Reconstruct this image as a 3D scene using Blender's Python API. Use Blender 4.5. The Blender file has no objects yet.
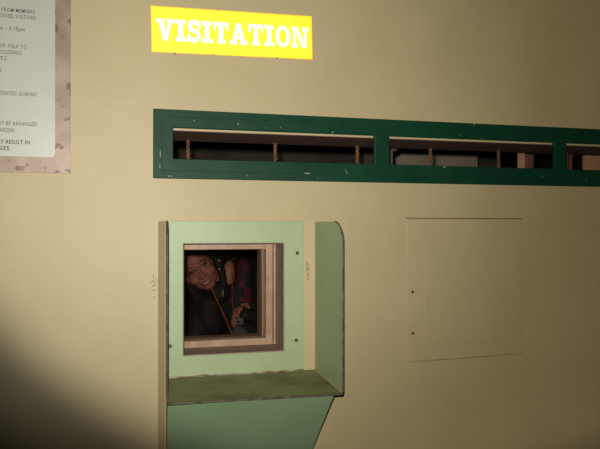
import bpy, bmesh, math, random
from mathutils import Vector, Matrix
random.seed(7)
SC = bpy.context.scene
COL = SC.collection
PI = math.pi

# ---------------------------------------------------------------- camera
cam_d = bpy.data.cameras.new('camera'); cam = bpy.data.objects.new('camera', cam_d); COL.objects.link(cam)
cam_d.sensor_width = 36; cam_d.lens = 36 * 680 / 600
cam.location = (0, -1.70, 1.35)
cam.rotation_euler = (PI / 2 + math.atan(3.5 / 680), 0, -math.atan(190 / 680))
cam_d.clip_start = 0.02
SC.camera = cam

# ---------------------------------------------------------------- world, lights, exposure
w = bpy.data.worlds.new('world'); SC.world = w; w.use_nodes = True
w.node_tree.nodes['Background'].inputs[0].default_value = (1.0, 0.72, 0.45, 1)
w.node_tree.nodes['Background'].inputs[1].default_value = 0.002
SC.view_settings.view_transform = 'Standard'
SC.view_settings.look = 'None'
SC.view_settings.exposure = 0
SC.view_settings.gamma = 1

def aim(o, target):
    o.rotation_euler = (Vector(target) - o.location).to_track_quat('-Z', 'Y').to_euler()

def flash_tube(energy, col, size, blend, target):
    fl = bpy.data.lights.new('camera_flash', 'SPOT'); o = bpy.data.objects.new('camera_flash', fl); COL.objects.link(o)
    fl.energy = energy; fl.color = col; fl.shadow_soft_size = 0.012
    fl.spot_size = math.radians(size); fl.spot_blend = blend
    o.location = (-0.02, -1.69, 1.39); aim(o, target)
flash_tube(92, (1.0, 0.90, 0.76), 84.8, 0.23, (0.68, 0, 1.98))
flash_tube(80, (1.0, 1.0, 1.0), 60, 1.0, (0.22, 0, 1.57))
ar = bpy.data.lights.new('warm_fill', 'AREA'); fill_ob = bpy.data.objects.new('warm_fill', ar); COL.objects.link(fill_ob)  # added warm fill with no fixture, brightens the hood's left side
ar.shape = 'RECTANGLE'; ar.size = 1.2; ar.size_y = 0.3; ar.energy = 1.2; ar.color = (1.0, 0.66, 0.36)
fill_ob.location = (-2.1, -0.9, 2.4); aim(fill_ob, (0.1, -0.1, 1.2))

# ---------------------------------------------------------------- materials
def mat(name, col, rough=0.5, metal=0.0, col2=None, nscale=8, bump=0.0, bscale=30, lo=0.4, hi=0.65,
        flecks=None, fscale=60, fth=0.72, spec=0.5, streak=None, big=0.0):
    m = bpy.data.materials.new(name); m.use_nodes = True
    nt = m.node_tree; N = nt.nodes; L = nt.links; b = N['Principled BSDF']
    b.inputs['Base Color'].default_value = (*col, 1); b.inputs['Roughness'].default_value = rough
    b.inputs['Metallic'].default_value = metal; b.inputs['Specular IOR Level'].default_value = spec
    tc = N.new('ShaderNodeTexCoord'); src = tc.outputs['Object']
    out = None
    if col2 is not None:
        n = N.new('ShaderNodeTexNoise'); n.inputs['Scale'].default_value = nscale; n.inputs['Detail'].default_value = 5
        if streak:
            mp = N.new('ShaderNodeMapping'); mp.inputs['Scale'].default_value = streak
            L.new(src, mp.inputs[0]); L.new(mp.outputs[0], n.inputs['Vector'])
        else: L.new(src, n.inputs['Vector'])
        r = N.new('ShaderNodeValToRGB'); r.color_ramp.elements[0].position = lo; r.color_ramp.elements[1].position = hi
        r.color_ramp.elements[0].color = (*col, 1); r.color_ramp.elements[1].color = (*col2, 1)
        L.new(n.outputs['Fac'], r.inputs[0]); out = r.outputs[0]
    if flecks is not None:
        n = N.new('ShaderNodeTexNoise'); n.inputs['Scale'].default_value = fscale; n.inputs['Detail'].default_value = 3
        L.new(src, n.inputs['Vector'])
        r = N.new('ShaderNodeValToRGB'); r.color_ramp.elements[0].position = fth; r.color_ramp.elements[1].position = fth + 0.03
        r.color_ramp.elements[0].color = (0, 0, 0, 1); r.color_ramp.elements[1].color = (1, 1, 1, 1)
        L.new(n.outputs['Fac'], r.inputs[0])
        mx = N.new('ShaderNodeMix'); mx.data_type = 'RGBA'
        L.new(r.outputs[0], mx.inputs['Factor'])
        if out: L.new(out, mx.inputs['A'])
        else: mx.inputs['A'].default_value = (*col, 1)
        mx.inputs['B'].default_value = (*flecks, 1); out = mx.outputs['Result']
    if out: L.new(out, b.inputs['Base Color'])
    if bump:
        n = N.new('ShaderNodeTexNoise'); n.inputs['Scale'].default_value = bscale; n.inputs['Detail'].default_value = 4
        L.new(src, n.inputs['Vector'])
        h = n.outputs['Fac']
        if big:
            n2 = N.new('ShaderNodeTexNoise'); n2.inputs['Scale'].default_value = 5; n2.inputs['Detail'].default_value = 2
            L.new(src, n2.inputs['Vector'])
            ma = N.new('ShaderNodeMath'); ma.operation = 'MULTIPLY_ADD'; ma.inputs[1].default_value = big
            L.new(n2.outputs['Fac'], ma.inputs[0]); L.new(h, ma.inputs[2]); h = ma.outputs[0]
        bp = N.new('ShaderNodeBump'); bp.inputs['Strength'].default_value = 1; bp.inputs['Distance'].default_value = bump
        L.new(h, bp.inputs['Height']); L.new(bp.outputs[0], b.inputs['Normal'])
    return m

CREAM = mat('cream_wall_paint', (0.345, 0.292, 0.162), 0.55, col2=(0.325, 0.272, 0.147), nscale=4, bump=0.0006, bscale=32, big=5, spec=0.4,
            flecks=(0.12, 0.10, 0.05), fscale=38, fth=0.80)
CREAM2 = mat('cream_metal_paint', (0.335, 0.280, 0.148), 0.5, col2=(0.31, 0.256, 0.134), nscale=9, bump=0.0006, bscale=40)
PALE = mat('pale_green_paint', (0.240, 0.310, 0.165), 0.5, col2=(0.220, 0.290, 0.150), nscale=10, bump=0.0004, bscale=70,
           flecks=(0.10, 0.10, 0.06), fscale=55, fth=0.76)
LEDGEM = mat('worn_green_paint', (0.150, 0.165, 0.062), 0.6, col2=(0.052, 0.036, 0.015), nscale=11, lo=0.45, hi=0.75, bump=0.0005, bscale=60, streak=(0.6, 1.4, 1))
APR = mat('apron_green_paint', (0.17, 0.255, 0.145), 0.5, col2=(0.155, 0.235, 0.13), nscale=7, bump=0.0004, bscale=60)
RUST = mat('worn_dark_edge', (0.035, 0.03, 0.018), 0.6, col2=(0.09, 0.085, 0.05), nscale=50)
DGREEN = mat('dark_green_gloss_paint', (0.0030, 0.035, 0.0155), 0.5, col2=(0.0020, 0.027, 0.012), nscale=12, bump=0.0002, bscale=45, spec=0.15,
             flecks=(0.12, 0.15, 0.11), fscale=48, fth=0.735)
BEIGEW = mat('chipped_beige_paint', (0.285, 0.180, 0.112), 0.5, col2=(0.22, 0.135, 0.08), nscale=25, bump=0.001, bscale=80,
             flecks=(0.05, 0.03, 0.02), fscale=70, fth=0.70)
BROWNP = mat('brown_reveal_paint', (0.205, 0.140, 0.090), 0.55, col2=(0.155, 0.10, 0.065), nscale=30, bump=0.0008, bscale=90)
WOOD = mat('dark_wood', (0.19, 0.105, 0.072), 0.6, col2=(0.11, 0.06, 0.042), nscale=12, streak=(1, 8, 8))
BARM = mat('rusty_bar', (0.20, 0.095, 0.045), 0.5, 0.2, col2=(0.09, 0.05, 0.03), nscale=60)
PINKB = mat('pinkish_block', (0.36, 0.20, 0.12), 0.7, col2=(0.30, 0.16, 0.10), nscale=20)
BROWNB = mat('brown_block', (0.12, 0.055, 0.035), 0.7, col2=(0.09, 0.04, 0.025), nscale=20)
GREYM = mat('grey_metal', (0.40, 0.345, 0.24), 0.6, col2=(0.33, 0.28, 0.19), nscale=6)
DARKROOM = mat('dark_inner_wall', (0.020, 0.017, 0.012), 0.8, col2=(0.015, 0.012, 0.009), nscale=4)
FLOORM = mat('worn_concrete', (0.10, 0.09, 0.07), 0.8, col2=(0.07, 0.06, 0.05), nscale=5, bump=0.001)
SIGNM = mat('yellow_reflective_sheet', (1.0, 0.90, 0.030), 0.6, col2=(1.0, 0.85, 0.022), nscale=90, spec=0.5)
SIGNE = mat('orange_sheet_edge', (0.95, 0.42, 0.02), 0.6, col2=(0.9, 0.5, 0.02), nscale=60)
SIGNL = mat('white_letter_sheet', (1.0, 0.98, 0.85), 0.5, col2=(1.0, 0.97, 0.80), nscale=40)
STEEL = mat('stained_metal', (0.185, 0.132, 0.100), 0.5, 0.2, col2=(0.24, 0.182, 0.142), nscale=14, bump=0.0004, bscale=40,
            flecks=(0.10, 0.055, 0.036), fscale=40, fth=0.62)
BOARD = mat('white_notice_sheet', (0.335, 0.350, 0.305), 0.4, col2=(0.318, 0.332, 0.290), nscale=6)
INK = mat('dark_ink', (0.03, 0.03, 0.025), 0.6, col2=(0.06, 0.06, 0.05), nscale=50)
SCREW = mat('screw_metal', (0.05, 0.045, 0.03), 0.5, 0.3, col2=(0.08, 0.07, 0.045), nscale=90)
CHALK = mat('dried_caulk', (0.30, 0.26, 0.17), 0.8, col2=(0.13, 0.10, 0.07), nscale=45, lo=0.4, hi=0.6)
SKIN = mat('skin', (0.37, 0.150, 0.105), 0.5, col2=(0.42, 0.175, 0.125), nscale=30, spec=0.35)
LIP = mat('lips', (0.24, 0.065, 0.052), 0.45, col2=(0.2, 0.035, 0.03), nscale=30)
TOOTH = mat('teeth', (0.46, 0.30, 0.24), 0.35, col2=(0.36, 0.23, 0.18), nscale=30)
EYEW = mat('eye_white', (0.17, 0.10, 0.08), 0.3, col2=(0.15, 0.09, 0.07), nscale=30)
EYED = mat('eye_dark', (0.02, 0.012, 0.01), 0.3, col2=(0.025, 0.015, 0.012), nscale=30)
BROW = mat('brow_hair', (0.11, 0.045, 0.028), 0.7, col2=(0.09, 0.035, 0.02), nscale=80)
HAIR = mat('dark_hair', (0.006, 0.004, 0.0035), 0.8, col2=(0.010, 0.007, 0.005), nscale=30, streak=(6, 6, 1), bump=0.002, bscale=90)
ORANGE = mat('orange_cord', (0.62, 0.13, 0.02), 0.6, col2=(0.5, 0.1, 0.015), nscale=60)
SILVER = mat('silver', (0.6, 0.58, 0.5), 0.25, 0.9, col2=(0.5, 0.48, 0.42), nscale=60)
DENIM = mat('denim', (0.075, 0.105, 0.14), 0.8, col2=(0.05, 0.075, 0.11), nscale=80)
SHOE = mat('black_shoe', (0.02, 0.02, 0.02), 0.5, col2=(0.03, 0.03, 0.03), nscale=20)
STOOLM = mat('stool_wood', (0.12, 0.07, 0.035), 0.5, col2=(0.09, 0.05, 0.025), nscale=12)

# jacket: black cloth with a magenta flower print running down one side
JACK = mat('black_jacket', (0.0095, 0.009, 0.0085), 0.75, bump=0.003, bscale=22)
def jacket_print(m):
    nt = m.node_tree; N = nt.nodes; L = nt.links; b = N['Principled BSDF']
    tc = N.new('ShaderNodeTexCoord')
    v = N.new('ShaderNodeTexVoronoi'); v.inputs['Scale'].default_value = 24; L.new(tc.outputs['Object'], v.inputs['Vector'])
    r = N.new('ShaderNodeValToRGB'); r.color_ramp.elements[0].position = 0.42; r.color_ramp.elements[1].position = 0.60
    r.color_ramp.elements[0].color = (1, 1, 1, 1); r.color_ramp.elements[1].color = (0, 0, 0, 1)
    L.new(v.outputs['Distance'], r.inputs[0])
    s = N.new('ShaderNodeSeparateXYZ'); L.new(tc.outputs['Object'], s.inputs[0])
    def math_(op, a, bb):
        q = N.new('ShaderNodeMath'); q.operation = op
        for i, t in enumerate((a, bb)):
            if isinstance(t, (int, float)): q.inputs[i].default_value = t
            elif t is not None: L.new(t, q.inputs[i])
        return q.outputs[0]
    dx = math_('ABSOLUTE', math_('SUBTRACT', s.outputs['X'], 0.622), None)
    mx_ = math_('LESS_THAN', dx, 0.030)
    z0 = math_('GREATER_THAN', s.outputs['Z'], 1.0)
    k = math_('MULTIPLY', math_('MULTIPLY', mx_, z0), r.outputs[0])
    mx = N.new('ShaderNodeMix'); mx.data_type = 'RGBA'; L.new(k, mx.inputs['Factor'])
    mx.inputs['A'].default_value = (0.0095, 0.009, 0.0085, 1); mx.inputs['B'].default_value = (0.115, 0.010, 0.026, 1)
    L.new(mx.outputs['Result'], b.inputs['Base Color'])
jacket_print(JACK)

def glass_mat():
    m = bpy.data.materials.new('security_glass'); m.use_nodes = True
    nt = m.node_tree; N = nt.nodes; L = nt.links
    N.remove(N['Principled BSDF']); o = N['Material Output']
    t = N.new('ShaderNodeBsdfTransparent'); t.inputs[0].default_value = (0.90, 0.88, 0.84, 1)
    g = N.new('ShaderNodeBsdfGlossy'); g.inputs['Roughness'].default_value = 0.03
    f = N.new('ShaderNodeFresnel'); f.inputs[0].default_value = 1.35
    mx = N.new('ShaderNodeMixShader'); L.new(f.outputs[0], mx.inputs[0]); L.new(t.outputs[0], mx.inputs[1]); L.new(g.outputs[0], mx.inputs[2])
    L.new(mx.outputs[0], o.inputs[0]); return m
GLASS = glass_mat()

# ---------------------------------------------------------------- helpers
def box(bm, x0, x1, y0, y1, z0, z1, mi=0):
    vs = [bm.verts.new((x, y, z)) for z in (z0, z1) for y in (y0, y1) for x in (x0, x1)]
    for q in ((0, 2, 3, 1), (4, 5, 7, 6), (0, 1, 5, 4), (1, 3, 7, 5), (3, 2, 6, 7), (2, 0, 4, 6)):
        f = bm.faces.new([vs[i] for i in q]); f.material_index = mi
    return vs

def prism(bm, pts, axis_a, axis_b, origin, depth, mi=0, mi_edge=None):
    """polygon pts (a,b) in the plane axis_a/axis_b, extruded by the vector depth"""
    A, B, O, Dp = Vector(axis_a), Vector(axis_b), Vector(origin), Vector(depth)
    f0 = [bm.verts.new(O + A * a + B * b) for a, b in pts]; f1 = [bm.verts.new(v.co + Dp) for v in f0]
    a = bm.faces.new(f0); b = bm.faces.new(list(reversed(f1))); a.material_index = mi; b.material_index = mi
    n = len(pts)
    for i in range(n):
        q = bm.faces.new((f0[i], f1[i], f1[(i + 1) % n], f0[(i + 1) % n])); q.material_index = mi if mi_edge is None else mi_edge
    return a, b

def cyl(bm, p0, p1, r0, r1=None, seg=16, mi=0):
    r1 = r0 if r1 is None else r1
    p0, p1 = Vector(p0), Vector(p1); d = p1 - p0
    M = Matrix.Translation((p0 + p1) / 2) @ d.to_track_quat('Z', 'Y').to_matrix().to_4x4()
    g = bmesh.ops.create_cone(bm, cap_ends=True, cap_tris=False, segments=seg, radius1=r0, radius2=r1, depth=d.length, matrix=M)
    for v in g['verts']:
        for f in v.link_faces: f.material_index = mi

def obj(name, bm, m, parent=None, bevel=0, smooth=False, kind=None, fix=True):
    if fix: bmesh.ops.recalc_face_normals(bm, faces=bm.faces)
    me = bpy.data.meshes.new(name); bm.to_mesh(me); bm.free()
    for q in (m if isinstance(m, (list, tuple)) else [m]): me.materials.append(q)
    if smooth:
        for p in me.polygons: p.use_smooth = True
    o = bpy.data.objects.new(name, me); COL.objects.link(o)
    if parent is not None: o.parent = parent
    if bevel:
        md = o.modifiers.new('bevel', 'BEVEL'); md.width = bevel; md.segments = 2; md.limit_method = 'ANGLE'
    if kind: o['kind'] = kind
    return o

def at(o, root):                       # keep world placement when the root is not at the origin
    o.matrix_parent_inverse = Matrix.Translation(-Vector(root.location)); return o

def thing(name, label, cat, loc=(0, 0, 0), group=None):
    o = bpy.data.objects.new(name, None); COL.objects.link(o); o.location = loc; o.empty_display_size = 0.05
    o['label'] = label; o['category'] = cat
    if group: o['group'] = group
    return o
def tag(o, label, cat, group=None):
    o['label'] = label; o['category'] = cat
    if group: o['group'] = group
    return o
def part(name, bm, m, root, label=None, **k):
    o = obj(name, bm, m, root, **k)
    r = root
    while r.parent: r = r.parent
    if root.parent is None: o.matrix_parent_inverse = Matrix.Translation(-Vector(root.location))
    if label: o['label'] = label
    return o

def holed_slab(xs, zs, holes, y0, y1):
    """slab between y0 and y1 over the grid xs/zs with the rectangular holes left open"""
    bm = bmesh.new(); V = {}
    def v(x, y, z):
        k = (round(x, 5), round(y, 5), round(z, 5))
        if k not in V: V[k] = bm.verts.new(k)
        return V[k]
    def solid(i, j):
        if i < 0 or j < 0 or i >= len(xs) - 1 or j >= len(zs) - 1: return False
        cx = (xs[i] + xs[i + 1]) / 2; cz = (zs[j] + zs[j + 1]) / 2
        return not any(a < cx < b and c < cz < d for a, b, c, d in holes)
    for i in range(len(xs) - 1):
        for j in range(len(zs) - 1):
            if not solid(i, j): continue
            a, b, c, d = xs[i], xs[i + 1], zs[j], zs[j + 1]
            bm.faces.new((v(a, y0, c), v(b, y0, c), v(b, y0, d), v(a, y0, d)))
            bm.faces.new((v(a, y1, c), v(a, y1, d), v(b, y1, d), v(b, y1, c)))
            if not solid(i - 1, j): bm.faces.new((v(a, y0, c), v(a, y0, d), v(a, y1, d), v(a, y1, c)))
            if not solid(i + 1, j): bm.faces.new((v(b, y0, c), v(b, y1, c), v(b, y1, d), v(b, y0, d)))
            if not solid(i, j - 1): bm.faces.new((v(a, y0, c), v(a, y1, c), v(b, y1, c), v(b, y0, c)))
            if not solid(i, j + 1): bm.faces.new((v(a, y0, d), v(b, y0, d), v(b, y1, d), v(a, y1, d)))
    return bm

# ---------------------------------------------------------------- the setting
H = 2.6; T = 0.20
SLOT = (0.135, 1.745, 1.505, 1.5918); WIN = (0.1742, 0.4323, 1.033, 1.312)
bm = holed_slab(sorted([-1.8, SLOT[0], SLOT[1], WIN[0], WIN[1], 3.2]), sorted([0, WIN[2], WIN[3], SLOT[2], SLOT[3], H]), [SLOT, WIN], 0, T)
obj('wall_front', bm, CREAM, kind='structure')
for nm, b in (('wall_left', (-1.9, -1.8, -3.0, 3.4, 0, H)), ('wall_right', (3.2, 3.3, -3.0, 3.4, 0, H)), ('wall_back', (-1.9, 3.3, -3.1, -3.0, 0, H))):
    bm = bmesh.new(); box(bm, *b); obj(nm, bm, CREAM, kind='structure')
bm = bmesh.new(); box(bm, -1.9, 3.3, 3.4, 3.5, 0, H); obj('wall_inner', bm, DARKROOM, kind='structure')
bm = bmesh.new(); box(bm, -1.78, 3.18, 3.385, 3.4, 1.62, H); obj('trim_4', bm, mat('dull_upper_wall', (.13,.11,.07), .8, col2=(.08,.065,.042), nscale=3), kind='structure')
bm = bmesh.new(); box(bm, -1.9, 3.3, -3.1, 3.5, -0.1, 0); obj('floor', bm, FLOORM, kind='structure')
bm = bmesh.new(); box(bm, -1.9, 3.3, -3.1, T, H, H + 0.1); obj('ceiling', bm, CREAM2, kind='structure')
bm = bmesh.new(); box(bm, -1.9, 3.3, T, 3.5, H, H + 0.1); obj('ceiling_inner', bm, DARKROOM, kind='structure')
# dark inner linings of the room behind
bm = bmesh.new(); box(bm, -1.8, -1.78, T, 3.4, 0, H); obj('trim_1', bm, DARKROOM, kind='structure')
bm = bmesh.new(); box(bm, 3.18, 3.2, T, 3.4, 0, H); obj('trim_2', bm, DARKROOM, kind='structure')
# dark wooden lining under the head of the slot
bm = bmesh.new(); box(bm, SLOT[0], SLOT[1], 0.003, T, SLOT[3] - 0.0012, SLOT[3]); obj('trim_3', bm, WOOD, kind='structure')

# window: liner frame, stop bead and glass
win = bpy.data.objects.new('window_1', None); COL.objects.link(win); win['kind'] = 'structure'
bm = bmesh.new()                                        # brown reveal lining, front half
x0, x1, z0, z1 = WIN
t = 0.0015
box(bm, x1 - t, x1, 0.001, 0.10, z0, z1); box(bm, x0, x0 + t, 0.001, 0.10, z0, z1)
box(bm, x0 + t, x1 - t, 0.001, 0.10, z1 - t, z1)
# sill slopes down a little towards the frame
vs = [(x0 + t, 0.001, z0 + 0.001), (x1 - t, 0.001, z0 + 0.001), (x1 - t, 0.10, z0 + 0.001), (x0 + t, 0.10, z0 + 0.001)]
box(bm, x0 + t, x1 - t, 0.001, 0.10, z0, z0 + 0.002)
obj('reveal_lining', bm, BROWNP, win)
fx0, fx1, fz0, fz1 = x0 + 0.0135, x1 - 0.025, z0 + 0.0195, z1 - 0.0195
bm = bmesh.new()
for a, b, c, d in ((x0, fx0, z0, z1), (fx1, x1, z0, z1), (fx0, fx1, z0, fz0), (fx0, fx1, fz1, z1)):
    box(bm, a, b, 0.100, 0.135, c, d)
obj('window_frame', bm, BEIGEW, win, bevel=0.0015)
bm = bmesh.new()
for a, b, c, d in ((x0, fx0 + 0.001, z0, z1), (fx1 - 0.003, x1, z0, z1), (fx0, fx1, z0, fz0 - 0.002), (fx0, fx1, fz1 + 0.001, z1)):
    box(bm, a, b, 0.137, T, c, d)
obj('inner_reveal', bm, mat('inner_reveal_paint', (.27,.175,.115), .6, col2=(.23,.145,.095), nscale=20), win)
bm = bmesh.new(); box(bm, x1 - 0.0075, x1 - t, 0.084, 0.0998, z0 + 0.004, z1 - t); obj('glazing_bead', bm, BEIGEW, win, bevel=0.001)
bm = bmesh.new(); box(bm, fx0 - 0.004, fx1 + 0.004, 0.1352, 0.1368, fz0 - 0.004, fz1 + 0.004); obj('glass_pane', bm, GLASS, win)

# ---------------------------------------------------------------- slotted green ventilation frame
vent = thing('slotted_wall_vent', 'long dark green metal frame with three narrow barred slots set in cream wall', 'vent', (0.1012, 0, 1.4714))
slots = [(0.1495, 0.678), (0.7212, 1.233), (1.2736, 1.715)]; sz = (1.5205, 1.5962)
X0, X1, Z0, Z1 = 0.1012, 1.78, 1.4714, 1.6412
bm = holed_slab(sorted([X0, X1] + [q for s in slots for q in s]), [Z0, sz[0], sz[1], Z1], [(a, b, *sz) for a, b in slots], -0.010, -0.0002)
part('frame', bm, DGREEN, vent, bevel=0.0016)
# flat bars welded on as a raised inner surround
bm = holed_slab(sorted([X0 + 0.020, X1 - 0.02] + [q + (-0.001 if i == 0 else 0.001) for s in slots for i, q in enumerate(s)]),
                [Z0 + 0.0185, sz[0] - 0.001, sz[1] + 0.001, Z1 - 0.018], [(a - 0.001, b + 0.001, sz[0] - 0.001, sz[1] + 0.001) for a, b in slots], -0.0125, -0.0101)
part('raised_surround', bm, DGREEN, vent, bevel=0.001)
for bx in (0.2043, 0.4479, 0.6938, 0.9274, 1.1588, 1.405, 1.64):
    bm = bmesh.new(); s = 0.0036; n = 40; zz0, zz1 = 1.505, 1.5888; prev = None
    for i in range(n + 1):
        a = i / n * PI * 3.2 + bx * 9; z = zz0 + (zz1 - zz0) * i / n
        ring = [bm.verts.new((bx + s * 1.41 * math.cos(a + k * PI / 2), 0.162 + s * 1.41 * math.sin(a + k * PI / 2), z)) for k in range(4)]
        if prev:
            for k in range(4): bm.faces.new((prev[k], prev[(k + 1) % 4], ring[(k + 1) % 4], ring[k]))
        else: bm.faces.new(ring)
        prev = ring
    bm.faces.new(prev)
    part('twisted_bar', bm, BARM, vent, 'rusty twisted square bar')
CHIP = mat('bare_chip', (0.16, 0.20, 0.15), 0.5, col2=(.12, .16, .12), nscale=90)
for (cx, cz, wd, ht, an) in ((0.20, 1.615, .002, .007, .3), (0.31, 1.612, .002, .010, -.5), (0.42, 1.607, .002, .004, 0), (0.49, 1.491, .024, .0035, .02), (0.118, 1.53, .0022, .022, 0),
                       (0.117, 1.50, .002, .012, 0), (0.138, 1.477, .0022, .006, -.5), (0.145, 1.477, .0022, .005, -.5), (0.335, 1.482, .003, .003, 0), (0.56, 1.60, .003, .008, .7),
                       (0.93, 1.605, .003, .003, 0), (1.19, 1.497, .002, .007, 0), (0.52, 1.477, .002, .004, 0)):
    bm = bmesh.new()
    M = Matrix.Translation((cx, -0.0132 if Z0 + .0185 < cz < Z1 - .018 and cx > X0 + .02 else -0.0107, cz)) @ Matrix.Rotation(an, 4, 'Y')
    n = 7; ps = []
    for k in range(n):
        a = 2 * PI * k / n; rr = random.uniform(.75, 1.1)
        ps.append(M @ Vector((wd / 2 * rr * math.cos(a), 0, ht / 2 * rr * math.sin(a))))
    f0 = [bm.verts.new(p) for p in ps]; f1 = [bm.verts.new(p + Vector((0, 0.0008, 0))) for p in ps]
    bm.faces.new(f0); bm.faces.new(f1)
    for k in range(n): bm.faces.new((f0[k], f0[(k + 1) % n], f1[(k + 1) % n], f1[k]))
    part('paint_chip', bm, CHIP, vent, 'pale chip in the green paint')

# things on a shelf behind the slot
bm = bmesh.new(); box(bm, 0.78, 1.76, T, 0.46, 1.475, 1.497)
shelf = tag(obj('wall_shelf', bm, WOOD, bevel=0.001), 'dark wooden shelf behind the barred slots', 'shelf')
bm = bmesh.new(); box(bm, 1.3200, 1.3465, 0.30, 0.307, 1.497, 1.606); box(bm, 1.3210, 1.3455, 0.299, 0.301, 1.500, 1.508)
tag(obj('wooden_block', bm, PINKB, bevel=0.001), 'narrow upright pale block seen in the right end of the middle slot', 'block')
bm = bmesh.new(); box(bm, 1.352, 1.400, 0.33, 0.345, 1.497, 1.602); box(bm, 1.352, 1.400, 0.326, 0.331, 1.497, 1.507)
tag(obj('wooden_block', bm, BROWNB, bevel=0.001), 'dull brown block just right of the narrow pale block', 'block')
bm = bmesh.new(); box(bm, 1.583, 1.74, 0.30, 0.315, 1.497, 1.606); box(bm, 1.583, 1.74, 0.297, 0.301, 1.497, 1.503)
tag(obj('wooden_block', bm, PINKB, bevel=0.001), 'wide pale block in the rightmost slot at the photo edge', 'block')
bm = bmesh.new(); box(bm, 1.508, 1.532, 0.30, 0.33, 1.497, 1.600); box(bm, 1.504, 1.536, 0.298, 0.332, 1.596, 1.604)
tag(obj('wooden_block', bm, BROWNB, bevel=0.001), 'small brown peg at the left end of the rightmost slot', 'block')
bm = bmesh.new(); box(bm, 0.8485, 0.8793, 0.30, 0.34, 1.596, 1.615); box(bm, 0.858, 0.870, 0.31, 0.33, 1.497, 1.597)
tag(obj('bracket', bm, RUST, bevel=0.001), 'small dark bracket at the left end of the middle slot', 'bracket')
cab = thing('metal_locker', 'tall grey metal locker dimly seen through the middle barred slot', 'locker', (1.88, 2.2, 0))
bm = bmesh.new(); box(bm, 1.60, 2.16, 2.0, 2.5, 0, 2.1); part('body', bm, GREYM, cab, bevel=0.004)
for k in range(2):
    bm = bmesh.new(); box(bm, 1.61 + k * .272, 1.879 + k * .272, 1.985, 2.0, 0.08, 2.07); dr = part('door', bm, GREYM, cab, bevel=0.002)
    bm = bmesh.new(); cyl(bm, (1.83 + k * .07, 1.975, 1.1), (1.83 + k * .07, 1.975, 1.2), 0.007)
    box(bm, 1.825 + k * .07, 1.835 + k * .07, 1.975, 1.986, 1.11, 1.12); box(bm, 1.825 + k * .07, 1.835 + k * .07, 1.975, 1.986, 1.18, 1.19)
    h = obj('handle', bm, SILVER, dr); h.matrix_parent_inverse = Matrix.Identity(4)

# ---------------------------------------------------------------- green surround plate round the window
sp = thing('window_surround_plate', 'pale green painted steel plate framing the small square window', 'plate', (0.308, 0, 0.983))
bm = holed_slab([0.1352, WIN[0], WIN[1], 0.4831], [0.9815, WIN[2], WIN[3], 1.3680], [WIN], -0.004, -0.0003)
part('plate', bm, PALE, sp, bevel=0.0012)
for bx, bz in ((0.4669, 1.2852), (0.4642, 1.06), (0.1427, 1.0595)):
    bm = bmesh.new(); cyl(bm, (bx, -0.0041, bz), (bx, -0.0075, bz), 0.0048, 0.0034, 12); part('bolt', bm, SCREW, sp, 'small dark bolt head', smooth=False)
bm = bmesh.new()                                         # worn caulk line along the plate's foot
n = 26; lo = []; hi = []
for i in range(n + 1):
    x = 0.135 + (0.4815 - 0.135) * i / n; hgt = 0.0022 + 0.0030 * random.random() ** 2
    lo.append(bm.verts.new((x, -0.009, 0.9812))); hi.append(bm.verts.new((x, -0.0045, 0.9812 + hgt)))
for i in range(n): bm.faces.new((lo[i], lo[i + 1], hi[i + 1], hi[i]))
md = part('caulk_line', bm, CHALK, sp, 'crumbling dirty caulk'); s = md.modifiers.new('s', 'SOLIDIFY'); s.thickness = 0.0006

# ---------------------------------------------------------------- hood: two cheeks, ledge, apron
hood = thing('booth_hood', 'green sheet metal ledge with side wings below and beside the small window', 'hood', (0.32, 0, 0.6))
def cheek(xb, xf, outward):
    """side wing from the wall (x = xb) to its front edge (x = xf), rounded front corner"""
    bm = bmesh.new(); prof = [(0.0003, 0.958)]; prof.append((0.0003, 1.3665))
    dpt = 0.18; R = 0.05
    for i in range(9):
        a = PI / 2 * i / 8; prof.append((dpt - R + R * math.sin(a), 1.3655 - R + R * math.cos(a)))
    prof.append((dpt, 0.962)); prof.append((dpt - 0.004, 0.955))
    th = 0.0028; rings = []
    for s in (0, 1):
        rings.append([bm.verts.new((xb + (xf - xb) * (d / dpt) + outward * th * s, -d, z)) for d, z in prof])
    a = bm.faces.new(rings[0]); a.material_index = 0                     # inner face
    b = bm.faces.new(list(reversed(rings[1]))); b.material_index = 1     # outer face
    n = len(prof)
    for i in range(n):
        q = bm.faces.new((rings[0][i], rings[1][i], rings[1][(i + 1) % n], rings[0][(i + 1) % n])); q.material_index = 2
    # rolled dark lip along the free edge
    for i in range(2, n - 1):
        (d0, z0_), (d1, z1_) = prof[i - 1], prof[i]
        xa = xb + (xf - xb) * d0 / dpt + outward * th / 2; xc = xb + (xf - xb) * d1 / dpt + outward * th / 2
        if d0 > 0.10 and (Vector((d1 - d0, z1_ - z0_, 0)).length > 1e-4): cyl(bm, (xa, -d0, z0_), (xc, -d1, z1_), 0.0020, seg=8, mi=2)
    return bm
part('side_wing', cheek(0.1345, 0.1228, -1), [PALE, CREAM2, RUST], hood)
part('side_wing', cheek(0.5157, 0.5285, 1), [PALE, CREAM2, RUST], hood)
bm = bmesh.new()                                         # ledge: slopes down to the front with a turned-down lip
P4 = [(0.1346, -0.0003, 0.9812), (0.5155, -0.0003, 0.9812), (0.5283, -0.180, 0.9615), (0.1230, -0.180, 0.9655)]
top = [bm.verts.new(p) for p in P4]; bot = [bm.verts.new((p[0], p[1], p[2] - 0.003)) for p in P4]
bm.faces.new(top); bm.faces.new(list(reversed(bot)))
for i in range(4):
    f = bm.faces.new((top[i], bot[i], bot[(i + 1) % 4], top[(i + 1) % 4])); f.material_index = 1
cyl(bm, (0.1230, -0.180, 0.9625), (0.5283, -0.180, 0.9585), 0.0030, seg=10, mi=1)
part('ledge', bm, [LEDGEM, RUST], hood, 'scuffed olive green ledge with dark worn front edge')
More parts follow.
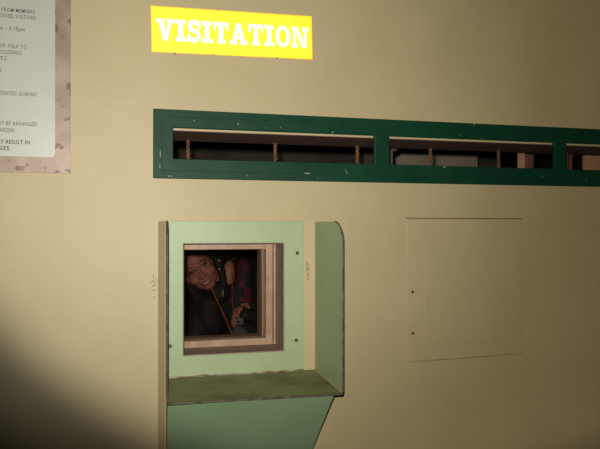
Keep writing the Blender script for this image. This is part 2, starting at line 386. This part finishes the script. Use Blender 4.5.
bm = bmesh.new(); prism(bm, [(0.1134, -0.0002), (0.1312, -0.0002), (0.1306, -0.0260), (0.1280, -0.0240)], (1, 0, 0), (0, 1, 0), (0, 0, 0.68), (0, 0, 0.6865))  # sloping face added to make the left strip catch the flash
part('light_catching_fillet', bm, CREAM2, hood, 'cream painted sloping flange added so the outer left side catches light', bevel=0.001)
bm = bmesh.new(); cyl(bm, (0.5150, -0.004, 0.9815), (0.5262, -0.172, 0.9640), 0.0016, seg=8)
part('weld_bead', bm, CREAM2, hood, 'pale weld line')
bm = bmesh.new()                                         # tapering apron box under the ledge
zt, zb = 0.957, 0.665; y_t, y_b = -0.176, -0.004
TT = [(0.1335, -0.0005), (0.5150, -0.0005), (0.5105, y_t), (0.1228, y_t)]
BB = [(0.1335, -0.0005), (0.4600, -0.0005), (0.4600, y_b), (0.1335, y_b)]
tv = [bm.verts.new((x, y, zt)) for x, y in TT]; bv = [bm.verts.new((x, y, zb)) for x, y in BB]
bm.faces.new(tv); bm.faces.new(list(reversed(bv)))
for i in range(4):
    f = bm.faces.new((tv[i], bv[i], bv[(i + 1) % 4], tv[(i + 1) % 4])); f.material_index = 1 if i == 3 else 0
part('apron_box', bm, [APR, CREAM2], hood, 'tapering smooth green box under the ledge', bevel=0.0015)

# scribbles scratched into the cream paint beside the window
def squiggle(name, pts_list, m, label, r=0.0006):
    bm = bmesh.new()
    for pts in pts_list:
        for a, b in zip(pts, pts[1:]): cyl(bm, (a[0], -0.0004, a[1]), (b[0], -0.0004, b[1]), r, seg=6)
    return tag(obj(name, bm, m), label, 'graffiti')
MARK = mat('pencil_mark', (0.07, 0.065, 0.04), 0.7, col2=(.1, .09, .055), nscale=70)
cx = 0.4960
squiggle('scratched_graffiti', [[(cx - .006, 1.262), (cx + .001, 1.258), (cx - .004, 1.254), (cx + .005, 1.251)],
    [(cx + .004, 1.248), (cx - .005, 1.243), (cx + .003, 1.240), (cx - .004, 1.236)], [(cx - .006, 1.250), (cx - .001, 1.245), (cx + .006, 1.243)],
    [(cx - .003, 1.233), (cx + .003, 1.230), (cx - .003, 1.226), (cx + .004, 1.224)], [(cx - .005, 1.219), (cx + .003, 1.217), (cx - .002, 1.213)]],
    MARK, 'tiny dark scribbles on cream strip between green plate and right wing')
cx = 0.1045
squiggle('wall_scuff', [[(cx - .009, 1.215), (cx - .002, 1.222), (cx + .003, 1.212), (cx - .005, 1.206)], [(cx - .004, 1.236), (cx, 1.230), (cx - .002, 1.226)],
    [(cx + .004, 1.228), (cx + .006, 1.219)], [(cx - .006, 1.196), (cx + .004, 1.199)], [(cx - .002, 1.182), (cx + .002, 1.180)]],
    mat('grey_scuff', (0.19, 0.16, 0.11), 0.7, col2=(.24, .2, .13), nscale=70), 'grey scuffs on the cream wall just left of the left wing', 0.0009)

# ---------------------------------------------------------------- access hatch
hatch = thing('access_panel', 'flush square access panel painted over in cream, right of the green hood', 'panel', (0.951, 0, 0.99))
bm = bmesh.new()
pts = [(0.7725, 0.987), (1.1296, 0.9925), (1.1302, 1.3755), (0.7737, 1.3745)]
prism(bm, pts, (1, 0, 0), (0, 0, 1), (0, -0.0045, 0), (0, 0.0042, 0)); part('panel', bm, CREAM, hatch, bevel=0.0018)
bm = bmesh.new(); prism(bm, [(0.827, 1.031), (1.0778, 1.031), (1.0783, 1.319), (0.8271, 1.3199)], (1, 0, 0), (0, 0, 1), (0, -0.0062, 0), (0, 0.0016, 0))
part('raised_field', bm, CREAM, hatch, bevel=0.0014)
bm = bmesh.new(); box(bm, 0.772, 1.132, -0.0014, -0.0002, 1.3752, 1.3782); part('top_gap_shadow', bm, mat('gap_shadow_brown', (.11, .07, .03), .8, col2=(.16, .11, .05), nscale=60), hatch, 'dark strip painted as the gap shadow')  # brown strip painted as the shadow in the gap above the panel
bm = bmesh.new(); prism(bm, [(0.8, 0.9850), (1.131, 0.9905), (1.131, 0.9925), (0.8, 0.9874)], (1, 0, 0), (0, 0, 1), (0, -0.0014, 0), (0, .0012, 0))
part('bottom_edge_shadow', bm, mat('edge_shadow_brown', (.16, .12, .06), .8, col2=(.3, .25, .14), nscale=40), hatch)  # faint shadow along the lower edge, put into this strip's colour
for i, (bx, bz) in enumerate(((0.7914, 1.3038), (0.7913, 1.176), (0.7912, 1.0645), (1.113, 1.29), (1.113, 1.07))):
    bm = bmesh.new(); cyl(bm, (bx, -0.0044, bz), (bx, -0.0064, bz), 0.0042, 0.003, 12)
    part('screw', bm, SCREW if i in (1, 2) else CREAM2, hatch, 'bare dark screw' if i in (1, 2) else None)

# ---------------------------------------------------------------- VISITATION sign
sign = thing('visitation_sign', 'bright yellow rectangular sign lettered VISITATION above the slotted vent', 'sign', (0.3018, 0, 1.8419))
sign.rotation_euler = (0, -0.0205, 0)
def spart(name, bm, m, label=None, bevel=0):
    o = obj(name, bm, m, sign, bevel=bevel)
    if label: o['label'] = label
    return o
SW, SH = 0.2058, 0.0568
bm = bmesh.new(); box(bm, -SW, SW, -0.0022, -0.0003, -SH, SH); spart('backing', bm, SIGNE, 'orange edge of the sign')
bm = bmesh.new(); box(bm, -SW + .0016, SW - .0016, -0.0030, -0.0022, -SH + .0010, SH - .0022); spart('yellow_face', bm, SIGNM)
# slab serif capitals, height 1
st, sf = 0.31, 0.19
def rect(a, b, c, d): return [(a, c), (b, c), (b, d), (a, d)]
def quad(x0, x1, X0_, X1_, z0=0, z1=1): return [(x0, z0), (x1, z0), (X1_, z1), (X0_, z1)]
def ringpolys(cx, cz, rx, rz, tx, tz, a0=0, a1=2 * PI, n=28):
    out = []
    for i in range(n):
        p, q = a0 + (a1 - a0) * i / n, a0 + (a1 - a0) * (i + 1) / n
        out.append([(cx + rx * math.cos(p), cz + rz * math.sin(p)), (cx + rx * math.cos(q), cz + rz * math.sin(q)),
                    (cx + (rx - tx) * math.cos(q), cz + (rz - tz) * math.sin(q)), (cx + (rx - tx) * math.cos(p), cz + (rz - tz) * math.sin(p))])
    return out
def stroke(pts, wd):
    out = []
    for i, (a, b) in enumerate(zip(pts, pts[1:])):
        dx, dz = b[0] - a[0], b[1] - a[1]; L_ = math.hypot(dx, dz); nx, nz = -dz / L_ * wd / 2, dx / L_ * wd / 2
        ex, ez = dx / L_ * wd * .18, dz / L_ * wd * .18
        out.append([(a[0] + nx - ex, a[1] + nz - ez), (b[0] + nx + ex, b[1] + nz + ez), (b[0] - nx + ex, b[1] - nz + ez), (a[0] - nx - ex, a[1] - nz - ez)])
    return out
def glyph(c):
    if c == 'I': return 0.66, [rect(.33 - st / 2, .33 + st / 2, 0, 1), rect(0.0, .66, 0, sf), rect(0.02, .64, 1 - sf, 1)]
    if c == 'V': return 1.10, [quad(.40, .66, .10, .43), quad(.46, .66, .74, .98), rect(0, .50, 1 - sf, 1), rect(.64, 1.10, 1 - sf, 1)]
    if c == 'A': return 1.14, [quad(.11, .32, .42, .68), quad(.72, 1.05, .42, .70), rect(.28, .85, .24, .40), rect(0, .46, 0, sf), rect(.64, 1.14, 0, sf)]
    if c == 'T': return 1.00, [rect(.5 - st / 2, .5 + st / 2, 0, 1), rect(.24, .76, 0, sf), rect(.02, .98, 1 - sf, 1), rect(.02, .17, .62, 1), rect(.83, .98, .62, 1)]
    if c == 'O': return 1.04, ringpolys(.52, .5, .51, .52, .30, .19)
    if c == 'N': return 1.16, [rect(.11, .31, 0, 1), rect(.83, 1.03, 0, 1), quad(.72, 1.03, .11, .43), rect(0, .46, 0, sf), rect(0, .40, 1 - sf, 1), rect(.70, 1.16, 1 - sf, 1)]
    if c == 'S':
        pts = []
        for i in range(13):
            a = math.radians(25 + 245 * i / 12) ; pts.append((.44 + .27 * math.cos(a), .73 + .20 * math.sin(a)))
        for i in range(1, 13):
            a = math.radians(90 - 245 * i / 12); pts.append((.44 + .29 * math.cos(a), .30 + .22 * math.sin(a)))
        return 0.88, stroke(pts, .235) + [rect(.70, .84, .62, .98), rect(.02, .16, .02, .38)]
caps = 0.054; gap = 0.03
widths = [glyph(c)[0] for c in 'VISITATION']; tot = sum(widths) + gap * 9
sx = (0.389) / tot; xcur = -0.1935
for c in 'VISITATION':
    wd, polys = glyph(c); bm = bmesh.new()
    for k, p in enumerate(polys):
        prism(bm, [(xcur + a * sx, -caps / 2 + b * caps - 0.001) for a, b in p], (1, 0, 0), (0, 0, 1), (0, -0.0037 - 0.00001 * (k % 5), 0), (0, 0.0006, 0))
    spart('letter', bm, SIGNL, 'white slab serif capital')
    xcur += (wd + gap) * sx
for (a, b, ww) in ((-0.150, -SH - .0005, .006), (-0.055, -SH + .0008, .003), (-0.04, SH + .0002, .004), (0.11, -SH, .004)):
    bm = bmesh.new(); prism(bm, [(a - ww / 2, b), (a - ww / 5, b - .002), (a + ww / 2, b - .0012), (a + ww / 2.5, b + .001), (a - ww / 3, b + .0012)], (1, 0, 0), (0, 0, 1), (0, -0.0034, 0), (0, .003, 0))
    spart('chip', bm, RUST, 'dark chip on the sign edge')

# ---------------------------------------------------------------- notice board at the left edge
nb = thing('notice_board', 'white notice with visitor rules in a stained metal frame at the left', 'notice board', (-0.42, 0, 1.479))
BX0, BX1, BZ0, BZ1 = -0.78, -0.0905, 1.4790, 2.12
IX0, IX1, IZ0, IZ1 = BX0 + .035, -0.1256, 1.5172, BZ1 - .035
bm = bmesh.new()
ow = [(BX0, BZ0), (BX1, BZ0), (BX1, BZ1), (BX0, BZ1)]; iw = [(IX0, IZ0), (IX1, IZ0), (IX1, IZ1), (IX0, IZ1)]
for i in range(4):
    prism(bm, [ow[i], ow[(i + 1) % 4], iw[(i + 1) % 4], iw[i]], (1, 0, 0), (0, 0, 1), (0, -0.007, 0), (0, 0.0067, 0))
part('metal_frame', bm, STEEL, nb, 'stained brownish metal frame')
def rrect(x0, x1, z0, z1, r, n=6):
    out = []
    for cx_, cz_, a0 in ((x1 - r, z1 - r, 0), (x0 + r, z1 - r, 90), (x0 + r, z0 + r, 180), (x1 - r, z0 + r, 270)):
        for i in range(n + 1):
            a = math.radians(a0 + 90 * i / n); out.append((cx_ + r * math.cos(a), cz_ + r * math.sin(a)))
    return out
bm = bmesh.new(); prism(bm, rrect(IX0 - .001, IX1 + .0008, IZ0 - .001, IZ1, .008), (1, 0, 0), (0, 0, 1), (0, -0.0078, 0), (0, .006, 0))
part('white_sheet', bm, BOARD, nb)
def text_line(txt, xend, zmid, cap=0.0094, pitch=0.0066, bold=False):
    cu = bpy.data.curves.new('t', 'FONT'); cu.body = txt; cu.size = 1; cu.extrude = 0.0; cu.resolution_u = 2; cu.space_character = 1.14; cu.offset = 0.006
    if bold: cu.offset = 0.025
    o = bpy.data.objects.new('t', cu); COL.objects.link(o)
    bpy.context.view_layer.update()
    me = bpy.data.meshes.new_from_object(o.evaluated_get(bpy.context.evaluated_depsgraph_get()))
    bpy.data.objects.remove(o)
    xs = [v.co.x for v in me.vertices]; xa, xb = min(xs), max(xs)
    kx = pitch * len(txt) / (xb - xa); kz = cap / 0.72
    for v in me.vertices:
        v.co = Vector((xend + (v.co.x - xb) * kx, -0.0081, zmid - cap / 2 + v.co.y * kz))
    me.materials.clear(); me.materials.append(INK)
    q = bpy.data.objects.new('text_line', me); COL.objects.link(q); q.parent = nb; q.matrix_parent_inverse = Matrix.Translation(-Vector(nb.location))
def W(x, y):      # wall-plane point of the notice, measured off the photograph once
    th = math.atan(190 / 680); X = 1.7 * math.tan(th + math.atan((x - 300) / 680))
    Zd = 1.7 / (math.cos(th) - (x - 300) / 680 * math.sin(th)); return X, 1.35 - (y - 228) / 680 * Zd
for txt, ex, ey, b in (('FROM MEMBERS', 35, 12.6, 0), ('APPROVED VISITORS', 35.7, 18.6, 0), ('am - 3:10pm', 24.7, 30, 0), ('YOUR TALK TO', 26.7, 47.6, 0),
                    ('DISCUSSING', 21.4, 53.4, 0), ('ETC.', 8.5, 59, 0), ('D.', 3.4, 70.8, 0), ('S.', 1.2, 83, 0), ('SEATED DURING', 36.5, 95, 0),
                    ('MAY BE ARRANGED', 37, 124.7, 0), ('WARDEN.', 15.2, 130.6, 0), ('MAY RESULT IN', 30, 142.7, 1), ('PRIVILEGES.', 10.8, 148.4, 1)):
    X, Z = W(ex, ey); text_line(txt, X, Z, bold=bool(b), pitch=0.0060 if txt != 'am - 3:10pm' else 0.0054)

# ---------------------------------------------------------------- person behind the glass
def capsule(bm, p0, r0, p1, r1):
    p0, p1 = Vector(p0), Vector(p1)
    for p, r in ((p0, r0), (p1, r1)): bmesh.ops.create_icosphere(bm, subdivisions=3, radius=r, matrix=Matrix.Translation(p))
    if (p1 - p0).length > 1e-4: cyl(bm, p0, p1, r0, r1, 20)
def ell(bm, c, r, rot=None):
    M = Matrix.Translation(c) @ (rot if rot is not None else Matrix.Identity(4)) @ Matrix.Diagonal((*r, 1))
    bmesh.ops.create_icosphere(bm, subdivisions=4, radius=1, matrix=M)
def blend(name, bm, mats, voxel, parent, smooth_it=6, label=None, paint=None):
    me = bpy.data.meshes.new('tmp'); bm.to_mesh(me); bm.free()
    o = bpy.data.objects.new('tmp', me); COL.objects.link(o)
    r = o.modifiers.new('r', 'REMESH'); r.mode = 'VOXEL'; r.voxel_size = voxel
    s = o.modifiers.new('s', 'SMOOTH'); s.iterations = smooth_it; s.factor = 0.5
    bpy.context.view_layer.update()
    m2 = bpy.data.meshes.new_from_object(o.evaluated_get(bpy.context.evaluated_depsgraph_get()))
    bpy.data.objects.remove(o)
    m2.name = name; m2.materials.clear()
    for q in mats: m2.materials.append(q)
    for p in m2.polygons:
        p.use_smooth = True
        p.material_index = paint(p.center) if paint else 0
    q = bpy.data.objects.new(name, m2); COL.objects.link(q)
    if parent is not None: q.parent = parent; q.matrix_parent_inverse = Matrix.Translation(-Vector(parent.location))
    if label: q['label'] = label
    return q

# head frame: x = towards the picture's right, y = the way the face looks, z = up the head
up = Vector((-0.56, 0.0, 0.83)).normalized()
fw = Vector((-0.16, -0.985, -0.03)); fw = (fw - up * fw.dot(up)).normalized()
rt = up.cross(fw).normalized() * -1
rt = fw.cross(up).normalized()
if rt.x < 0: rt = -rt
eye_mid = Vector((0.3900, 1.45, 1.163))
HC = eye_mid - fw * 0.075
HM = Matrix((( rt.x, fw.x, up.x, HC.x), (rt.y, fw.y, up.y, HC.y), (rt.z, fw.z, up.z, HC.z), (0, 0, 0, 1)))
HR = HM.to_3x3().to_4x4()
def hp(x, y, z): return HM @ Vector((x, y, z))
def hell(bm, c, r): ell(bm, hp(*c), r, HR)
def hcap(bm, a, ra, b, rb): capsule(bm, hp(*a), ra, hp(*b), rb)

root = thing('person', 'smiling dark-haired person in black flower-print jacket leaning to look through the window', 'person', (0.80, 1.66, 0))
bm = bmesh.new()
hell(bm, (0, -.018, .036), (.077, .098, .084)); hell(bm, (0, .018, -.028), (.066, .068, .086))
hell(bm, (0, .044, -.098), (.031, .029, .021)); hell(bm, (0, .02, -.072), (.057, .057, .042))
for s in (-1, 1):
    hell(bm, (s * .040, .050, -.040), (.027, .029, .026)); hell(bm, (s * .0305, .066, 0), (.0150, .0135, .0105))
    hell(bm, (s * .031, .064, .019), (.024, .015, .0075)); hell(bm, (s * .077, -.008, -.018), (.010, .020, .031))
    hell(bm, (s * .0125, .091, -.044), (.009, .010, .0075)); hcap(bm, (s * .030, .068, -.062), .006, (s * .012, .083, -.071), .0065)
    hcap(bm, (s * .027, .067, -.068), .006, (s * .010, .079, -.083), .0065)
hcap(bm, (0, .080, .002), .0072, (0, .102, -.040), .0098); hcap(bm, (-.012, .083, -.071), .0065, (.012, .083, -.071), .0065)
hcap(bm, (-.010, .079, -.083), .0065, (.010, .079, -.083), .0065)
NB = Vector((0.575, 1.60, 1.10))
capsule(bm, hp(0.01, -.025, -.055), .052, NB, .058)
ell(bm, (0.548, 1.545, 1.125), (.032, .035, .070), Matrix.Rotation(0.1, 4, 'Y'))    # open neckline
capsule(bm, (0.60, 1.61, 1.03), .11, (0.74, 1.64, 0.70), .11); capsule(bm, (0.74, 1.64, 0.70), .11, (0.80, 1.66, 0.50), .125)
SR, SL = Vector((0.430, 1.60, 0.99)), Vector((0.735, 1.61, 1.11))
capsule(bm, SR, .052, SL, .052)
arms = {'r': (SR, Vector((0.36, 1.52, 0.73)), Vector((0.56, 1.38, 0.66))), 'l': (SL, Vector((0.815, 1.47, 0.87)), Vector((0.640, 1.405, 0.935)))}
for k, (a, b, c) in arms.items(): capsule(bm, a, .045, b, .036); capsule(bm, b, .036, c, .025)
def hand(bm, wrist, dirv, side, curl):
    """palm and five fingers; dirv along the palm, side towards the thumb, curl = way the fingers bend"""
    d, s_, c_ = Vector(dirv).normalized(), Vector(side).normalized(), Vector(curl).normalized()
    w_ = Vector(wrist)
    for q in (-.024, -.008, .008, .024): capsule(bm, w_ + d * .012 + s_ * q * .7, .014, w_ + d * .075 + s_ * q, .0125)
    for q, L_ in ((-.027, .058), (-.009, .072), (.010, .078), (.028, .068)):
        p = w_ + d * .08 + s_ * q; q1 = p + (d * .75 + c_ * .65).normalized() * L_ * .45
        q2 = q1 + (d * .15 + c_ * 1).normalized() * L_ * .32; q3 = q2 + (d * -.5 + c_ * .8).normalized() * L_ * .25
        capsule(bm, p, .0088, q1, .0082); capsule(bm, q1, .0082, q2, .0076); capsule(bm, q2, .0076, q3, .0066)
    t0 = w_ + d * .025 + s_ * .026; t1 = t0 + (d * .6 + s_ * .8).normalized() * .036; t2 = t1 + (d * .8 + s_ * .1 + c_ * .5).normalized() * .030
    capsule(bm, t0, .0125, t1, .0100); capsule(bm, t1, .0100, t2, .0082)
hand(bm, arms['l'][2], (-1, -.25, .25), (.2, -.1, 1), (-.1, -.8, -.55))
hand(bm, arms['r'][2], (.9, -.35, -.15), (0, -.3, 1), (.1, .2, -1))
for s in (-1, 1):
    hip = Vector((0.80 + s * .085, 1.64, 0.50)); kn = Vector((0.78 + s * .10, 1.20, 0.505)); an = Vector((0.79 + s * .10, 1.16, 0.10))
    capsule(bm, hip, .075, kn, .052); capsule(bm, kn, .050, an, .034); capsule(bm, an - Vector((0, 0, .05)), .034, an + Vector((0, -.14, -.066)), .026)
HI = HM.inverted()
def face_paint(c):
    l = HI @ c; x, y, z = l
    if y < 0.035 or abs(x) > .06 or abs(z) > .12: return 0
    zm = z - (-.0765 + .0125 * (x / .03) ** 2)
    if abs(x) < .034:
        lim = .010 * (1 - (x / .034) ** 2) ** .5
        if abs(zm) < lim * .62: return 2
        if abs(zm) < lim + .001: return 1
    ax = abs(x) - .031
    ze = z + .0015 - .10 * 0
    e = (ax / .0150) ** 2 + (ze / .0062) ** 2
    if e < 1: return 4 if abs(ax) < .0058 else 3
    if e < 1.75 and ze > 0: return 4
    if abs(ax - .002) < .020 and abs(z - (.0205 - .25 * abs(ax - .004))) < .0032: return 5
    return 0
blend('body', bm, [SKIN, LIP, TOOTH, EYEW, EYED, BROW], 0.0032, root, 4, None, face_paint)

bm = bmesh.new()                                         # hair
hell(bm, (0, -.036, .044), (.086, .096, .090)); hell(bm, (0, -.02, .075), (.072, .085, .062))
hcap(bm, (.070, -.030, .020), .030, (.080, -.050, -.050), .030); hcap(bm, (-.072, -.030, .020), .028, (-.088, -.03, -.14), .034)
hcap(bm, (-.088, -.03, -.14), .034, (-.05, -.02, -.22), .030); hcap(bm, (0, -.10, .02), .06, (.03, -.11, -.10), .05)
capsule(bm, (0.478, 1.515, 1.225), .028, (0.508, 1.51, 1.150), .020); capsule(bm, (0.508, 1.51, 1.150), .020, (0.520, 1.50, 1.08), .018); capsule(bm, (0.505, 1.565, 1.215), .030, (0.56, 1.60, 1.235), .038); capsule(bm, (0.56, 1.60, 1.235), .034, (0.60, 1.64, 1.16), .034)
blend('hair', bm, [HAIR], 0.0045, root, 5, 'long dark hair')

bm = bmesh.new()                                         # jacket
capsule(bm, (0.595, 1.615, 1.01), .128, (0.735, 1.645, 0.70), .130); capsule(bm, (0.735, 1.645, 0.70), .130, (0.80, 1.66, 0.56), .142)
capsule(bm, SR, .066, (0.535, 1.62, 1.035), .072); capsule(bm, (0.615, 1.62, 1.085), .075, SL, .070)
ell(bm, (0.625, 1.56, 1.10), (.050, .062, .105)); ell(bm, (0.50, 1.525, 1.045), (.055, .055, .055)); ell(bm, (0.46, 1.56, 0.93), (.075, .07, .12))
for k, (a, b, c) in arms.items():
    e = b.lerp(c, 1.22 if k == 'l' else 0.93); capsule(bm, a, .064, b, .050); capsule(bm, b, .050, e, .036)
for i in range(10):                                      # stand-up collar
    t0, t1 = i / 10, (i + 1) / 10
    f = lambda t_: Vector((0.592 + .030 * math.cos(t_ * 3.4 - .5), 1.61 - .065 * math.cos(t_ * 3.4 + .6), 1.10 + .075 * math.sin(t_ * 3.0 + .2)))
    capsule(bm, f(t0), .015, f(t1), .015)
blend('jacket', bm, [JACK], 0.007, root, 4, 'black jacket with magenta flower print')

bm = bmesh.new()                                         # denim
ell(bm, (0.598, 1.482, 0.838), (.040, .030, .055), Matrix.Rotation(-0.5, 4, 'Y')); ell(bm, (0.61, 1.50, 0.79), (.045, .03, .05))
blend('shirt_hem', bm, [DENIM], 0.005, root, 3, 'blue denim shirt hem')
bm = bmesh.new()
capsule(bm, (0.80, 1.66, 0.53), .135, (0.80, 1.65, 0.50), .135)
for s in (-1, 1):
    hip = Vector((0.80 + s * .085, 1.64, 0.50)); kn = Vector((0.78 + s * .10, 1.20, 0.505)); an = Vector((0.79 + s * .10, 1.16, 0.13))
    capsule(bm, hip, .088, kn, .066); capsule(bm, kn, .064, an, .048)
blend('trousers', bm, [DENIM], 0.008, root, 3)
for s in (-1, 1):
    bm = bmesh.new(); x = 0.79 + s * .10
    capsule(bm, (x, 1.17, 0.050), .046, (x, 1.03, 0.040), .038)
    for v in bm.verts:
        if v.co.z < 0.004: v.co.z = 0.004
    box(bm, x - .042, x + .042, 0.99, 1.215, 0.001, 0.018)
    blend('shoe', bm, [SHOE], 0.005, root, 2)

def cord(name, pts, r, m, label):
    bm = bmesh.new()
    for a, b in zip(pts, pts[1:]): cyl(bm, a, b, r, seg=8)
    return part(name, bm, m, root, label, smooth=True)
cord('drawstring', [(0.447, 1.44, 1.085), (0.466, 1.43, 1.040), (0.490, 1.42, 0.985), (0.520, 1.41, 0.915), (0.552, 1.40, 0.840), (0.575, 1.40, 0.78)], .0024, ORANGE, 'thin orange cord')
cord('drawstring', [(0.568, 1.505, 1.175), (0.560, 1.49, 1.12), (0.552, 1.46, 1.05), (0.545, 1.41, 1.00), (0.556, 1.40, 0.93), (0.575, 1.40, 0.85)], .0020, mat('red_cord', (.35, .05, .03), .6, col2=(.3, .04, .02), nscale=50), 'thin red cord')
bm = bmesh.new(); p = Vector((0.507, 1.445, 1.045))
cyl(bm, p + Vector((0, 0, .016)), p - Vector((.002, 0, .014)), .0030, .0048, 10)
cyl(bm, p + Vector((0, 0, .016)), (0.497, 1.49, 1.09), .0010, seg=6); cyl(bm, p + Vector((0, 0, .016)), (0.535, 1.50, 1.11), .0010, seg=6)
part('pendant_necklace', bm, SILVER, root, 'small pale pendant on fine chain')
PEARL = mat('pearl', (.5, .45, .4), .3, col2=(.45, .4, .35), nscale=50)
for q in ((0.4935, 1.470, 1.197), (0.4940, 1.470, 1.158)):
    bm = bmesh.new(); bmesh.ops.create_icosphere(bm, subdivisions=2, radius=.0052, matrix=Matrix.Translation(q))
    cyl(bm, q, (q[0] - .006, q[1] + .04, q[2]), .0015, seg=6)
    part('earring', bm, PEARL, root, smooth=True)

# small object in the hand and the stool she sits on
bm = bmesh.new(); box(bm, 0.540, 0.584, 1.343, 1.363, 0.912, 0.942); cyl(bm, (0.558, 1.344, 0.927), (0.558, 1.336, 0.927), .010); cyl(bm, (0.558, 1.337, 0.927), (0.558, 1.334, 0.927), .007, mi=1)
tag(obj('pocket_camera', bm, [mat('dull_silver', (.16, .15, .14), .4, .5, col2=(.12, .11, .1), nscale=40), SHOE], bevel=0.003), 'small silvery object held in the hand behind the glass', 'camera')
stool = thing('stool', 'round wooden stool under the person behind the window', 'stool', (0.80, 1.66, 0))
bm = bmesh.new(); cyl(bm, (.80, 1.66, .315), (.80, 1.66, .345), .17, seg=40); part('seat', bm, STOOLM, stool, bevel=.004)
for k in range(4):
    a = PI / 4 + k * PI / 2; bm = bmesh.new()
    cyl(bm, (.80 + .17 * math.cos(a), 1.66 + .17 * math.sin(a), 0.0), (.80 + .11 * math.cos(a), 1.66 + .11 * math.sin(a), .316), .014, .017); part('leg', bm, STOOLM, stool)
